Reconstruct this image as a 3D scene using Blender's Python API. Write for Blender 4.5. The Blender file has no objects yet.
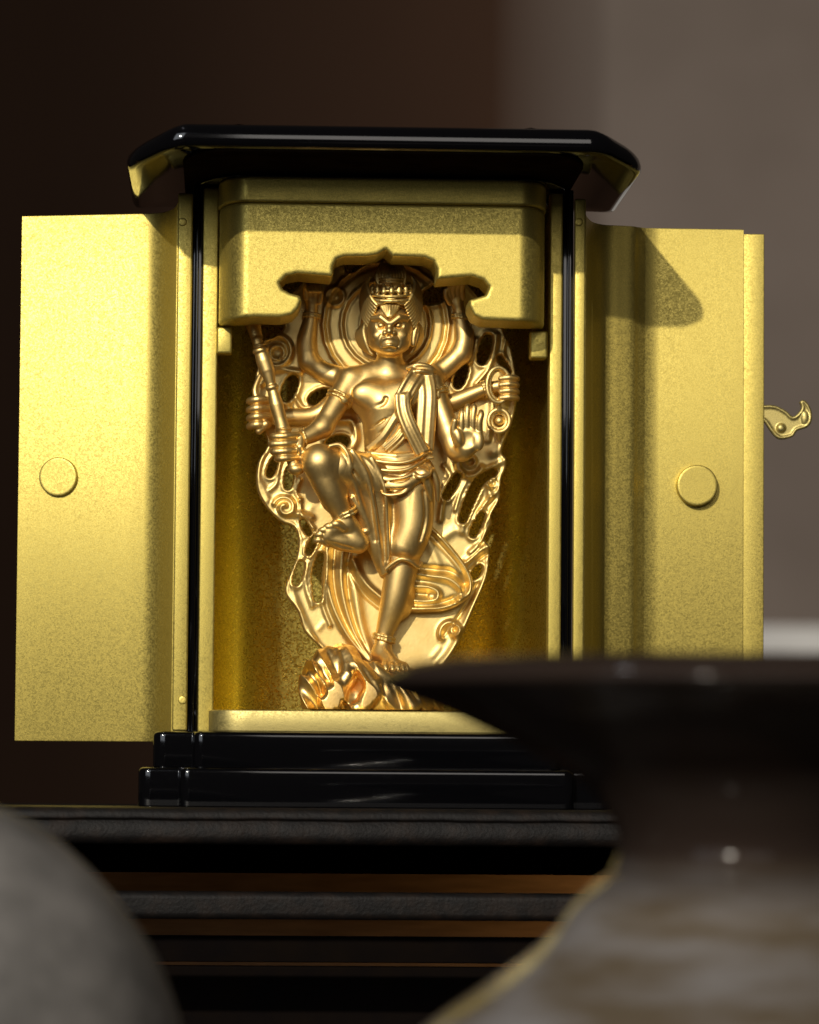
import bpy, math, random
import numpy as np
from mathutils import Vector, Matrix
random.seed(4)
rng = np.random.default_rng(5)
S = 0.0002                      # metres per modelling unit
sc = bpy.context.scene
col = sc.collection
R = math.radians

# ------------------------------------------------------------------ camera
F_ = 4000.0; HZ = 780.0
YAW, ROLL = R(2.6), R(0.45)
PITCH = math.atan((HZ-512)/F_)
fw = np.array([math.sin(YAW)*math.cos(PITCH), math.cos(YAW)*math.cos(PITCH), math.sin(PITCH)])
r0 = np.array([math.cos(YAW), -math.sin(YAW), 0.0])
u0 = np.cross(r0, fw)
rt = r0*math.cos(ROLL)+u0*math.sin(ROLL)
up = -r0*math.sin(ROLL)+u0*math.cos(ROLL)
def ray(x, y): return fw+rt*((x-409.5)/F_)+up*((512-y)/F_)
CAM = np.array([0, 0, 28.0])-ray(380, HZ)*4000.0
def L(x, y, d):
    r = ray(x, y); t = (d-CAM[1])/r[1]
    return CAM+r*t

cam_d = bpy.data.cameras.new('camera'); cam = bpy.data.objects.new('camera', cam_d); col.objects.link(cam)
cam.matrix_world = Matrix(((rt[0], up[0], -fw[0], CAM[0]*S), (rt[1], up[1], -fw[1], CAM[1]*S), (rt[2], up[2], -fw[2], CAM[2]*S), (0, 0, 0, 1)))
cam_d.sensor_fit = 'VERTICAL'; cam_d.sensor_height = 36; cam_d.lens = F_/1024*36
cam_d.clip_start = 0.01; cam_d.clip_end = 60
cam_d.dof.use_dof = True; cam_d.dof.focus_distance = 4085*S; cam_d.dof.aperture_fstop = 24
sc.camera = cam

# ------------------------------------------------------------------ object helpers
def mesh_from(name, V, Fc, mat, smooth=True, org=(0, 0, 0)):
    V = (np.asarray(V, dtype=np.float64)-np.asarray(org, dtype=np.float64))*S
    me = bpy.data.meshes.new(name)
    if isinstance(Fc, np.ndarray):
        n = Fc.shape[0]; k = Fc.shape[1]
        me.vertices.add(len(V)); me.vertices.foreach_set('co', V.astype(np.float32).ravel())
        me.loops.add(n*k); me.loops.foreach_set('vertex_index', Fc.astype(np.int32).ravel())
        me.polygons.add(n); me.polygons.foreach_set('loop_start', np.arange(0, n*k, k, dtype=np.int32))
        me.update(calc_edges=True)
    else:
        vol = sum(float(np.dot(V[f_[0]], np.cross(V[f_[i]], V[f_[i+1]]))) for f_ in Fc for i in range(1, len(f_)-1))
        if vol < 0: Fc = [tuple(reversed(f_)) for f_ in Fc]
        me.from_pydata([tuple(v) for v in V], [], Fc); me.update()
    me.materials.append(mat)
    me.polygons.foreach_set('use_smooth', [smooth]*len(me.polygons))
    return me
class Thing:
    def __init__(s, name, base, label, cat, group=None):
        s.org = np.array(base, dtype=float)
        s.o = bpy.data.objects.new(name, None); s.o.empty_display_size = 0.01
        s.o.location = tuple(s.org*S); s.o['label'] = label; s.o['category'] = cat
        if group: s.o['group'] = group
        col.objects.link(s.o)
    def part(s, name, V, Fc, mat, smooth=True, parent=None, label=None, sharp=None):
        me = mesh_from(name, V, Fc, mat, smooth, s.org)
        if sharp: me.set_sharp_from_angle(angle=R(sharp))
        o = bpy.data.objects.new(name, me); col.objects.link(o); o.parent = parent or s.o
        if label: o['label'] = label
        return o
def single(name, V, Fc, mat, base, smooth=True, sharp=None, **kw):
    me = mesh_from(name, V, Fc, mat, smooth, base)
    if sharp: me.set_sharp_from_angle(angle=R(sharp))
    o = bpy.data.objects.new(name, me); o.location = tuple(np.array(base)*S); col.objects.link(o)
    for k, v in kw.items(): o[k] = v
    return o

def rounded(poly, radii, n=7):
    """closed 2D polygon with rounded corners (radius per vertex)"""
    out = []; N = len(poly)
    if not hasattr(radii, '__len__'): radii = [radii]*N
    for i in range(N):
        p = np.array(poly[i], float); a = np.array(poly[i-1], float); b = np.array(poly[(i+1) % N], float); r = radii[i]
        if r <= 0: out.append(p); continue
        u = (a-p)/np.linalg.norm(a-p); v = (b-p)/np.linalg.norm(b-p)
        r = min(r, 0.49*np.linalg.norm(a-p), 0.49*np.linalg.norm(b-p))
        s, e = p+u*r, p+v*r
        for t in np.linspace(0, 1, n): out.append((1-t)**2*s+2*t*(1-t)*p+t*t*e)
    return np.array(out)
def inset(P, d):
    """move closed CCW/CW outline inwards by d"""
    A = 0.5*np.sum(P[:, 0]*np.roll(P[:, 1], -1)-np.roll(P[:, 0], -1)*P[:, 1])
    T = np.roll(P, -1, 0)-np.roll(P, 1, 0)
    T /= np.maximum(np.linalg.norm(T, axis=1, keepdims=True), 1e-9)
    Nn = np.stack([-T[:, 1], T[:, 0]], 1)*(1 if A > 0 else -1)
    return P+Nn*d
def loft(rings, cap=True):
    n = len(rings[0]); V = np.concatenate(rings); Fc = []
    for k in range(len(rings)-1):
        for i in range(n):
            j = (i+1) % n
            Fc.append((k*n+i, k*n+j, (k+1)*n+j, (k+1)*n+i))
    if cap:
        Fc.append(tuple(range(n-1, -1, -1))); Fc.append(tuple((len(rings)-1)*n+i for i in range(n)))
    return V, Fc
def plate(P, z0, z1, bev=3, steps=4, bot=None):
    """vertical prism of plan P (x,y) with rounded top and bottom edges"""
    bot = bev if bot is None else bot
    rings = []
    def ring(d, z): Q = inset(P, d); return np.column_stack([Q, np.full(len(Q), z)])
    for i in range(steps+1):
        a = math.pi/2*i/steps; rings.append(ring(bot*(1-math.sin(a)), z0+bot*(1-math.cos(a))))
    for i in range(steps+1):
        a = math.pi/2*i/steps; rings.append(ring(bev*(1-math.cos(a)), z1-bev*(1-math.sin(a))))
    return loft(rings)
def box(lo, hi, bev=1.5):
    P = rounded([(lo[0], lo[1]), (hi[0], lo[1]), (hi[0], hi[1]), (lo[0], hi[1])], bev, 4)
    return plate(P, lo[2], hi[2], bev, 3)
def lathe(prof, c, n=96):
    rings = [np.array([[c[0]+r*math.cos(a), c[1]+r*math.sin(a), z] for a in np.linspace(0, 2*math.pi, n, endpoint=False)]) for r, z in prof]
    return loft(rings)

# ------------------------------------------------------------------ sculpting field (signed distance grid -> surface nets)
class Field:
    def __init__(s, lo, hi, h):
        s.lo = np.array(lo, float); s.h = h
        s.n = np.ceil((np.array(hi)-s.lo)/h).astype(int)+1
        s.f = np.full(s.n, 12.0, np.float32)
        s.ax = [(s.lo[i]+np.arange(s.n[i])*h).astype(np.float32) for i in range(3)]
    def win(s, lo, hi):
        a = np.clip(np.floor((np.array(lo)-s.lo)/s.h).astype(int), 0, s.n)
        b = np.clip(np.ceil((np.array(hi)-s.lo)/s.h).astype(int)+1, 0, s.n)
        sl = tuple(slice(a[i], b[i]) for i in range(3))
        X = s.ax[0][sl[0]][:, None, None]; Y = s.ax[1][sl[1]][None, :, None]; Z = s.ax[2][sl[2]][None, None, :]
        return sl, X, Y, Z
    def put(s, sl, d, k=0.0, mode='+'):
        a = s.f[sl]
        if mode == '-': a = -a
        if k > 0:
            hh = np.maximum(k-np.abs(a-d), 0)/k; r = np.minimum(a, d)-hh*hh*k*0.25
        else: r = np.minimum(a, d)
        s.f[sl] = -r if mode == '-' else r
    def cap(s, p, q, r1, r2, k=2.0, mode='+', sq=None):
        p = np.array(p, float); q = np.array(q, float); m = max(r1, r2)+k+3
        sl, X, Y, Z = s.win(np.minimum(p, q)-m, np.maximum(p, q)+m)
        if 0 in s.f[sl].shape: return
        ab = q-p; L2 = max(float(ab@ab), 1e-6)
        x, y, z = X-p[0], Y-p[1], Z-p[2]
        t = np.clip((x*ab[0]+y*ab[1]+z*ab[2])/L2, 0, 1)
        d = np.sqrt((x-t*ab[0])**2+(y-t*ab[1])**2+(z-t*ab[2])**2)-(r1+(r2-r1)*t)
        s.put(sl, d.astype(np.float32), k, mode)
    def poly(s, P, k=2.0, mode='+'):
        P = np.array(P, float); m = P[:, 3].max()+k+3
        sl, X, Y, Z = s.win(P[:, :3].min(0)-m, P[:, :3].max(0)+m)
        if 0 in s.f[sl].shape: return
        best = np.full(s.f[sl].shape, 12.0+k, np.float32); o = [q_.start for q_ in sl]
        for a, b in zip(P[:-1], P[1:]):
            mm = max(a[3], b[3])+k+3
            s2, X, Y, Z = s.win(np.minimum(a[:3], b[:3])-mm, np.maximum(a[:3], b[:3])+mm)
            if 0 in s.f[s2].shape: continue
            loc = tuple(slice(q_.start-o[i], q_.stop-o[i]) for i, q_ in enumerate(s2))
            ab = b[:3]-a[:3]; L2 = max(float(ab@ab), 1e-6); x, y, z = X-a[0], Y-a[1], Z-a[2]
            t = np.clip((x*ab[0]+y*ab[1]+z*ab[2])/L2, 0, 1)
            d = np.sqrt((x-t*ab[0])**2+(y-t*ab[1])**2+(z-t*ab[2])**2)-(a[3]+(b[3]-a[3])*t)
            best[loc] = np.minimum(best[loc], d)
        s.put(sl, best, k, mode)
    def ell(s, c, r, k=2.0, mode='+', rot=None):
        c = np.array(c, float); r = np.array(r, float); m = max(r)+k+3
        sl, X, Y, Z = s.win(c-m, c+m)
        if 0 in s.f[sl].shape: return
        x, y, z = X-c[0], Y-c[1], Z-c[2]
        if rot is not None:             # rotation about the view axis, degrees clockwise in the picture
            a = R(rot); ca, sa = math.cos(a), math.sin(a)
            x, z = x*ca-z*sa, x*sa+z*ca
        x, y, z = np.broadcast_arrays(x, y, z)
        k0 = np.sqrt((x/r[0])**2+(y/r[1])**2+(z/r[2])**2); k1 = np.sqrt((x/r[0]**2)**2+(y/r[1]**2)**2+(z/r[2]**2)**2)
        d = k0*(k0-1)/np.maximum(k1, 1e-6)
        s.put(sl, d.astype(np.float32), k, mode)
    def mesh(s):
        F = s.f; I = F < 0
        F[0] = F[-1] = 5; F[:, 0] = F[:, -1] = 5; F[:, :, 0] = F[:, :, -1] = 5
        I = F < 0
        c = np.zeros(np.array(F.shape)-1, np.uint8)
        C8 = [(i, j, k) for i in (0, 1) for j in (0, 1) for k in (0, 1)]
        nx, ny, nz = F.shape
        for i, j, k in C8: c += I[i:nx-1+i, j:ny-1+j, k:nz-1+k]
        act = (c > 0) & (c < 8); idx = np.argwhere(act)
        val = np.stack([F[idx[:, 0]+i, idx[:, 1]+j, idx[:, 2]+k] for i, j, k in C8], 1)
        acc = np.zeros((len(idx), 3)); cnt = np.zeros(len(idx))
        for a in range(8):
            for b in range(a+1, 8):
                da = np.array(C8[b])-np.array(C8[a])
                if np.abs(da).sum() != 1: continue
                m = (val[:, a] < 0) != (val[:, b] < 0)
                t = val[m, a]/(val[m, a]-val[m, b])
                acc[m] += np.array(C8[a])+t[:, None]*da; cnt[m] += 1
        V = s.lo+(idx+acc/cnt[:, None])*s.h
        vid = np.full(act.shape, -1, np.int32); vid[act] = np.arange(len(idx))
        Q = []
        for axis in range(3):
            A = np.moveaxis(I, axis, 0); W = np.moveaxis(vid, axis, 0)
            d = A[:-1, 1:-1, 1:-1] != A[1:, 1:-1, 1:-1]
            e = np.argwhere(d); i, j, k = e[:, 0], e[:, 1]+1, e[:, 2]+1
            q = np.stack([W[i, j-1, k-1], W[i, j, k-1], W[i, j, k], W[i, j-1, k]], 1)
            fl = ~A[i, j, k]
            if axis == 1: fl = ~fl
            q[fl] = q[fl][:, ::-1]; Q.append(q)
        return V, np.concatenate(Q)

def poly_sd(PX, PZ, poly):
    """signed distance of a 2D polygon on a grid"""
    d = np.full(PX.shape, 1e9); sgn = np.zeros(PX.shape, bool); n = len(poly)
    for i in range(n):
        ax, az = poly[i]; bx, bz = poly[(i+1) % n]
        ex, ez = bx-ax, bz-az; wx, wz = PX-ax, PZ-az
        t = np.clip((wx*ex+wz*ez)/max(ex*ex+ez*ez, 1e-9), 0, 1)
        d = np.minimum(d, (wx-ex*t)**2+(wz-ez*t)**2)
        if az != bz:
            cr = ((az > PZ) != (bz > PZ)) & (PX < (bx-ax)*(PZ-az)/(bz-az)+ax); sgn ^= cr
    d = np.sqrt(d); return np.where(sgn, -d, d)
def line_d(PX, PZ, pts):
    d = np.full(PX.shape, 1e9)
    for i in range(len(pts)-1):
        ax, az = pts[i]; bx, bz = pts[i+1]; ex, ez = bx-ax, bz-az; wx, wz = PX-ax, PZ-az
        t = np.clip((wx*ex+wz*ez)/max(ex*ex+ez*ez, 1e-9), 0, 1)
        d = np.minimum(d, (wx-ex*t)**2+(wz-ez*t)**2)
    return np.sqrt(d)
def smooth_curve(pts, n=6, closed=False):
    P = [np.array(p, float) for p in pts]; out = []; N = len(P)
    for i in range(N if closed else N-1):
        if closed: a, b, c, d = P[i-1], P[i], P[(i+1) % N], P[(i+2) % N]
        else: a, b, c, d = P[max(i-1, 0)], P[i], P[i+1], P[min(i+2, N-1)]
        for t in np.arange(n)/n:
            out.append(0.5*((2*b)+(-a+c)*t+(2*a-5*b+4*c-d)*t*t+(-a+3*b-3*c+d)*t**3))
    if not closed: out.append(P[-1])
    return np.array(out)

# ------------------------------------------------------------------ materials
def nodes(name):
    m = bpy.data.materials.new(name); m.use_nodes = True
    nt = m.node_tree; b = nt.nodes['Principled BSDF']; return m, nt, b
def nd(nt, t, **kw):
    n = nt.nodes.new(t)
    for k, v in kw.items():
        if k in n.inputs: n.inputs[k].default_value = v
        else: setattr(n, k, v)
    return n
def noise(nt, tc, size, detail=2, rough=0.5):
    n = nd(nt, 'ShaderNodeTexNoise', Scale=1.0/(size*S), Detail=detail, Roughness=rough)
    nt.links.new(tc.outputs['Object'], n.inputs['Vector']); return n
def ramp(nt, src, p0, c0, p1, c1):
    r = nt.nodes.new('ShaderNodeValToRGB'); r.color_ramp.elements[0].position = p0; r.color_ramp.elements[1].position = p1
    r.color_ramp.elements[0].color = (*c0, 1); r.color_ramp.elements[1].color = (*c1, 1); nt.links.new(src, r.inputs[0]); return r
def flake_gold(name, c, rough=0.50, metallic=0.90, bump=0.4, flake=0.6):
    m, nt, b = nodes(name); tc = nd(nt, 'ShaderNodeTexCoord')
    n1 = noise(nt, tc, 1.15, 2, 0.7); n0 = noise(nt, tc, 1.0, 1, 0.5)
    r = ramp(nt, n0.outputs['Fac'], 0.33, tuple(v*(1-0.25*flake) for v in c), 0.68, tuple(min(v*(1+0.25*flake), 1) for v in c))
    nt.links.new(r.outputs[0], b.inputs['Base Color'])
    vo = nd(nt, 'ShaderNodeTexVoronoi', Scale=1.0/(1.5*S)); nt.links.new(tc.outputs['Object'], vo.inputs['Vector'])
    rr = nd(nt, 'ShaderNodeMapRange'); rr.inputs['To Min'].default_value = rough-0.1; rr.inputs['To Max'].default_value = rough+0.12
    sep = nd(nt, 'ShaderNodeSeparateColor'); nt.links.new(vo.outputs['Color'], sep.inputs[0]); nt.links.new(sep.outputs[0], rr.inputs['Value'])
    nt.links.new(rr.outputs[0], b.inputs['Roughness'])
    bp = nd(nt, 'ShaderNodeBump', Strength=bump, Distance=0.15*S); nt.links.new(n1.outputs['Fac'], bp.inputs['Height'])
    nt.links.new(bp.outputs[0], b.inputs['Normal'])
    b.inputs['Metallic'].default_value = metallic
    return m
def cast_gold(name, c, c2, rough=0.33, bump=0.25):
    m, nt, b = nodes(name); tc = nd(nt, 'ShaderNodeTexCoord')
    n1 = noise(nt, tc, 26, 4, 0.6); n2 = noise(nt, tc, 3.0, 3, 0.6)
    r = ramp(nt, n1.outputs['Fac'], 0.35, c2, 0.62, c)
    nt.links.new(r.outputs[0], b.inputs['Base Color'])
    rr = nd(nt, 'ShaderNodeMapRange'); rr.inputs['From Min'].default_value = .3; rr.inputs['From Max'].default_value = .7
    rr.inputs['To Min'].default_value = rough-0.03; rr.inputs['To Max'].default_value = rough+0.04
    nt.links.new(n2.outputs['Fac'], rr.inputs['Value']); nt.links.new(rr.outputs[0], b.inputs['Roughness'])
    bp = nd(nt, 'ShaderNodeBump', Strength=bump, Distance=0.8*S); nt.links.new(n2.outputs['Fac'], bp.inputs['Height'])
    nt.links.new(bp.outputs[0], b.inputs['Normal'])
    b.inputs['Metallic'].default_value = 1.0
    return m
def lacquer(name, c=(0.0015, 0.0015, 0.002), rough=0.07):
    m, nt, b = nodes(name); tc = nd(nt, 'ShaderNodeTexCoord')
    n1 = noise(nt, tc, 9, 4, 0.7); rr = ramp(nt, n1.outputs['Fac'], 0.55, (rough,)*3, 0.8, (rough+0.05,)*3)
    nt.links.new(rr.outputs[0], b.inputs['Roughness'])
    n2 = noise(nt, tc, 60, 2); bp = nd(nt, 'ShaderNodeBump', Strength=0.02, Distance=1.0*S); nt.links.new(n2.outputs['Fac'], bp.inputs['Height']); nt.links.new(bp.outputs[0], b.inputs['Normal'])
    b.inputs['Base Color'].default_value = (*c, 1); b.inputs['IOR'].default_value = 1.5
    return m
def plain(name, c0, c1, size, rough=0.6, detail=4, bump=0.0, bsize=4, stretch=None, lo=.35, hi=.65, spec=.5):
    m, nt, b = nodes(name); b.inputs['Specular IOR Level'].default_value = spec; tc = nd(nt, 'ShaderNodeTexCoord')
    n1 = noise(nt, tc, size, detail, 0.6)
    if stretch:
        mp = nd(nt, 'ShaderNodeMapping'); mp.inputs['Scale'].default_value = stretch
        nt.links.new(tc.outputs['Object'], mp.inputs[0]); nt.links.new(mp.outputs[0], n1.inputs['Vector'])
    r = ramp(nt, n1.outputs['Fac'], lo, c0, hi, c1); nt.links.new(r.outputs[0], b.inputs['Base Color'])
    b.inputs['Roughness'].default_value = rough
    if bump:
        n2 = noise(nt, tc, bsize, 4, 0.6); bp = nd(nt, 'ShaderNodeBump', Strength=bump, Distance=2*S)
        nt.links.new(n2.outputs['Fac'], bp.inputs['Height']); nt.links.new(bp.outputs[0], b.inputs['Normal'])
    return m
M_paint = flake_gold('gold_paint', (0.57, 0.455, 0.115))
M_body = cast_gold('rose_gold', (0.84, 0.60, 0.235), (0.77, 0.53, 0.19), 0.46, 0.06)
M_lining = flake_gold('gold_lining', (0.66, 0.54, 0.13), 0.30, 1.0, 0.15, 0.25)
M_halo = cast_gold('pale_gold', (0.80, 0.60, 0.235), (0.74, 0.53, 0.19), 0.48, 0.12)
M_rock = cast_gold('bright_gold', (0.86, 0.60, 0.24), (0.78, 0.52, 0.18), 0.36, 0.15)
M_black = lacquer('black_lacquer')
M_matte = plain('matte_black', (0.012, 0.007, 0.004), (0.02, 0.012, 0.007), 40, .9, 4, spec=.0)
M_leather = plain('dark_leather', (0.005, 0.0042, 0.004), (0.016, 0.010, 0.007), 22, 0.55, 5, 0.35, 3.5, lo=.45, hi=.8, spec=.14)
M_void = plain('black_wood', (0.003, 0.002, 0.002), (0.005, 0.003, 0.002), 50, 0.85, spec=.05)
M_orange = plain('orange_wood', (0.30, 0.13, 0.035), (0.42, 0.19, 0.055), 60, 0.5, 4, stretch=(1, 1, 8))
M_floor = flake_gold('gold_floor_paint', (0.50, 0.41, 0.15), 0.5)

# ------------------------------------------------------------------ the shrine
base_c = L(380, 808, 60)
X0 = L(381, 480, 40)[0]            # plane of symmetry
sh = Thing('household_shrine', (X0, 60, 0), 'open black lacquered miniature shrine with gold painted doors swung wide on the leather edged stand', 'shrine')
def plan(hw_c, y_f, hw_w, y_w, y_b, rc=22, rw=10):
    """cross shaped plan: bay in front (half width hw_c, front y_f), wings (hw_w, front y_w), back y_b"""
    P = [(-hw_w, y_b), (-hw_w, y_w), (-hw_c, y_w), (-hw_c, y_f), (hw_c, y_f), (hw_c, y_w), (hw_w, y_w), (hw_w, y_b)]
    return rounded([(X0-4.5+a, b) for a, b in P], [rw, rw, 2, rc, rc, 2, rw, rw], 8)
def Z(y, d, x=380): return L(x, y, d)[2]
zt = 0.5
V, Fc = plate(plan(195, -44, 236.5, -24, 330, 18, 13), zt, Z(769, -20), 5, 5, bot=0.8); sh.part('base_tier', V, Fc, M_black, sharp=50)
V, Fc = plate(plan(182, -30, 222.5, -10, 318, 18, 13), Z(769, -20)+.3, Z(733, -10), 5, 5, bot=0.8); sh.part('base_tier', V, Fc, M_black, sharp=50)
zfl = Z(711, 0)
V, Fc = plate(rounded([(X0-172, 300), (X0-172, 0), (X0+172, 0), (X0+172, 300)], [4, 40, 40, 4], 10), Z(733, -10)+.3, zfl, 1.5, 3); sh.part('inner_floor', V, Fc, M_floor, sharp=50)

# header bay panel with the cusped arch (sculpted field)
arch = [(386, 250), (393, 256.5), (408, 257), (424.7, 257.6), (433.5, 261.5), (437, 269), (437, 279.5), (448, 278.5), (471.6, 276.5), (483, 280), (489, 287), (486, 294.7), (476.5, 297.6), (469.5, 299.5),
        (469.3, 306), (474, 315.5), (483, 320), (506.7, 321), (560, 322.5), (560, 420), (200, 420), (200, 319), (240, 318.5), (255, 317), (281, 317.5), (292.5, 315), (299, 308), (302, 300.5), (300, 295.5), (290.5, 293),
        (283, 289), (280, 283), (286.6, 276), (298, 273.6), (314, 275), (331, 276.5), (333.5, 274), (333.5, 267), (337, 259.5), (345, 256.6), (367, 256.6), (378, 254.6)]
archp = [(L(x, y, 0)[0], L(x, y, 0)[2]) for x, y in arch]
zb0, zb1, zb2 = Z(360, 0), Z(204, 0), Z(178, 0)
hw = 166.5
hx0, hx1 = X0-hw, X0+hw
def header_field(z0, z1, cut, grow=0.0):
    f = Field((hx0-6, -6, z0-3), (hx1+6, 82, z1+3), 1.0)
    gx, gz = np.meshgrid(f.ax[0], f.ax[2], indexing='ij'); gx2, gy2 = np.meshgrid(f.ax[0], f.ax[1], indexing='ij')
    # plan: flat front with elliptical corners
    rx, ry = 30.0, 64.0; a = hw+grow
    qx = np.abs(gx2-X0)-(a-rx); e = np.sqrt(np.maximum(qx, 0)**2/rx**2+np.maximum(64-gy2, 0)**2/(ry+grow)**2)
    dp = np.where(qx > 0, (e-1)*35.0, np.maximum(qx-rx, -gy2-grow))
    dp = np.maximum(dp, gy2-70)
    body = dp[:, :, None]
    zz = f.ax[2][None, None, :]
    dz = np.maximum(z0-zz, zz-z1)
    def smax(a, b, k):
        h = np.maximum(k-np.abs(a-b), 0)/k; return np.maximum(a, b)+h*h*k*0.25
    r = smax(body, dz, 3.0)
    if cut is not None:
        dc = -poly_sd(gx, gz, cut); r = smax(r, dc[:, None, :], 4.5)
    f.f[:] = r.astype(np.float32); return f.mesh()
V, Fc = header_field(zb0, zb1, archp); hd = sh.part('arched_header', V, Fc, M_paint)
V, Fc = header_field(zb1+0.3, zb2, None, 1.5); sh.part('header_moulding', V, Fc, M_paint)

# black frieze and roof
def roof_plan(hf, yf, hs, y1, y2, yb, r=16):
    X0 = globals()['X0']-3.5
    return rounded([(X0-hf, yf), (X0+hf, yf), (X0+hs, y1), (X0+hs, y2), (X0+hf, yb), (X0-hf, yb), (X0-hs, y2), (X0-hs, y1)], [r, r, r*1.6, r*1.6, r, r, r*1.6, r*1.6], 9)
zr = Z(148, -150)                                  # underside of the roof
V, Fc = plate(rounded([(X0-180, -138), (X0+173, -138), (X0+196, -70), (X0+196, 240), (X0-203, 240), (X0-203, -70)], 24, 6), zr-3, zr+1.5, 1, 3); sh.part('soffit', V, Fc, M_matte, sharp=50)
V, Fc = plate(rounded([(X0-162, 8), (X0+162, 8), (X0+190, 70), (X0+190, 300), (X0-190, 300), (X0-190, 70)], 20, 6), zb2+.3, zr-3.2, .5, 2); sh.part('frieze', V, Fc, M_black, sharp=50)
P = roof_plan(212, -150, 255, -100, 190, 262, 16)
rings = []
def rring(d, z, crown=0.0):
    Q = inset(P, d); zz = z+crown*(1-((Q[:, 0]-X0)/257)**2)-15*np.clip((np.abs(Q[:, 0]-X0)-200)/55, 0, 1)**1.3; return np.column_stack([Q, zz])
rings = [rring(75, zr), rring(62, zr), rring(45, zr), rring(26, zr), rring(9, zr-1), rring(3, zr+0.5), rring(0.4, zr+4), rring(0, zr+9), rring(1.5, zr+14, 3), rring(5, zr+16.5, 9), rring(14, zr+17.5, 14), rring(50, zr+18, 21), rring(110, zr+18, 24)]
V, Fc = loft(rings); roof = sh.part('roof', V, Fc, M_black, sharp=60)

# posts: black frame and gold inner jambs
zpt = zb2+2; zpb = Z(733, -10)+.3
for sgn, xs in ((-1, (190, 200, 216)), (1, (572.5, 561.5, 548))):
    xa = L(xs[0], 480, 74)[0]; xb = L(xs[1], 480, 74)[0]; xc = L(xs[2], 480, 74)[0]
    lo, hi = sorted((xa, xb)); V, Fc = box((lo, 76, zpb), (hi, 300, zpt), 1.5); sh.part('frame_post', V, Fc, M_black, sharp=50)
    # lacquer bead standing in the black post
    lo2, hi2 = sorted((xb, xc)); V, Fc = box((lo2+0.3, 71, zpb), (hi2, 92, zpt-4), 2.0); sh.part('door_jamb', V, Fc, M_paint, sharp=50)
    mid = (xa+xb)/2; V, Fc = box((mid-1.6, 72, zpb), (mid+1.6, 77, zpt-3), 1.4); sh.part('post_bead', V, Fc, M_black)
# niche lining: curved gold wall
nx0, nx1 = L(207, 480, 95)[0], L(551, 480, 95)[0]
ncx, nhw = (nx0+nx1)/2, (nx1-nx0)/2
prof = [(nx0, 93)]+[(ncx-nhw*math.copysign(abs(math.cos(t))**.55, math.cos(t)), 96+178*math.sin(t)**.55) for t in np.linspace(0, math.pi, 90)[1:-1]]+[(nx1, 93)]
prof = np.array(prof); out = prof.copy(); out[:, 1] += 6; out[0, 0] -= 5; out[-1, 0] += 5; out[:, 0] += np.where(out[:, 0] < X0, -4, 4)
ring = np.concatenate([prof, out[::-1]])
V, Fc = loft([np.column_stack([ring, np.full(len(ring), z)]) for z in (zpb, zb2-4)]); sh.part('niche_lining', V, Fc, M_lining, sharp=40)
V, Fc = box((X0-185, 302, zpb), (X0+185, 309, zpt), 2); sh.part('back_panel', V, Fc, M_black, sharp=50)

# small tabs under the header ends
for xa, xb, ya, yb in ((217, 232, 339, 354), (530, 547, 343, 359)):
    a = L(xa, ya, 66); b = L(xb, yb, 66); V, Fc = box((a[0], 60, b[2]), (b[0], 84, a[2]+12), 2.5); sh.part('header_tab', V, Fc, M_paint, sharp=50)

# doors
def extrude_path(path, thick, z0, z1, bev=1.2):
    """plan polyline thickened backwards -> closed outline prism"""
    P = np.array(path); T = np.gradient(P, axis=0); T /= np.linalg.norm(T, axis=1, keepdims=True)
    N = np.stack([-T[:, 1], T[:, 0]], 1)
    if N[len(N)//2, 1] < 0: N = -N
    ring = np.concatenate([P, (P+N*thick)[::-1]])
    return plate(ring, z0, z1, bev, 2)
def disc(c, nrm, r, h):
    nrm = np.array(nrm, float); nrm /= np.linalg.norm(nrm); u = np.array([nrm[1], -nrm[0], 0.0]); w = np.array([0, 0, 1.0]); c = np.array(c)
    rings = []
    for rr, hh in ((r, -2), (r, h-1.2), (r-0.4, h-.4), (r-1.4, h), (r-3, h)):
        rings.append(np.array([c+nrm*hh+rr*(math.cos(a)*u+math.sin(a)*w) for a in np.linspace(0, 2*math.pi, 48, endpoint=False)]))
    return loft(rings)
def door(side, xh, xo, dh, d1, d_out, ytop, ybot, lab):
    """side -1 left, +1 right. from the hinge the leaf runs back, curves outwards and goes on flat"""
    ph = np.array([L(xh, 480, dh)[0], dh]); 
    xcur = L(xh+side*30, 480, d1)[0]; po = np.array([L(xo, 480, d_out)[0], d_out])
    pts = [ph]
    c1 = np.array([ph[0]+side*1.0, d1-6])
    e = np.array([xcur, d1]); dirn = (po-e)/np.linalg.norm(po-e)
    if side > 0:
        Lx = lambda x, d: np.array([L(x, 480, d)[0], d])
        e = Lx(645, 168); dirn = (po-e)/np.linalg.norm(po-e)
        pts = [tuple(p) for p in smooth_curve([ph, Lx(587, 98), Lx(592, 128), Lx(603, 147), Lx(618, 152), Lx(632, 156), Lx(637.5, 162), e], 4)]
    for t in (np.linspace(0, 1, 14)[1:] if side < 0 else []):
        p = (1-t)**3*ph+3*(1-t)**2*t*np.array([ph[0]+side*2, dh+(d1-dh)*0.62])+3*(1-t)*t*t*(e-dirn*20)+t**3*e; pts.append(p)
    for t in np.linspace(0, 1, 8)[1:]: pts.append(e+(po-e)*t)
    z1 = L(xo, ytop, d_out)[2]; z0 = L(xo, ybot, d_out)[2]
    path = pts if side > 0 else pts
    V, Fc = extrude_path(path, 8, z0, z1)
    o = sh.part('door', V, Fc, M_paint, label=lab, sharp=40)
    return o, e, po, z0, z1
dl, el, pol, zl0, zl1 = door(-1, 174, 18.5, 74, 158, 190, 216, 741, 'left door leaf, brightly lit')
dr, er, por, zr0, zr1 = door(1, 585, 743, 74, 168, 170, 229.5, 746, 'right door leaf with a diagonal shadow and a scroll latch')
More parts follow.
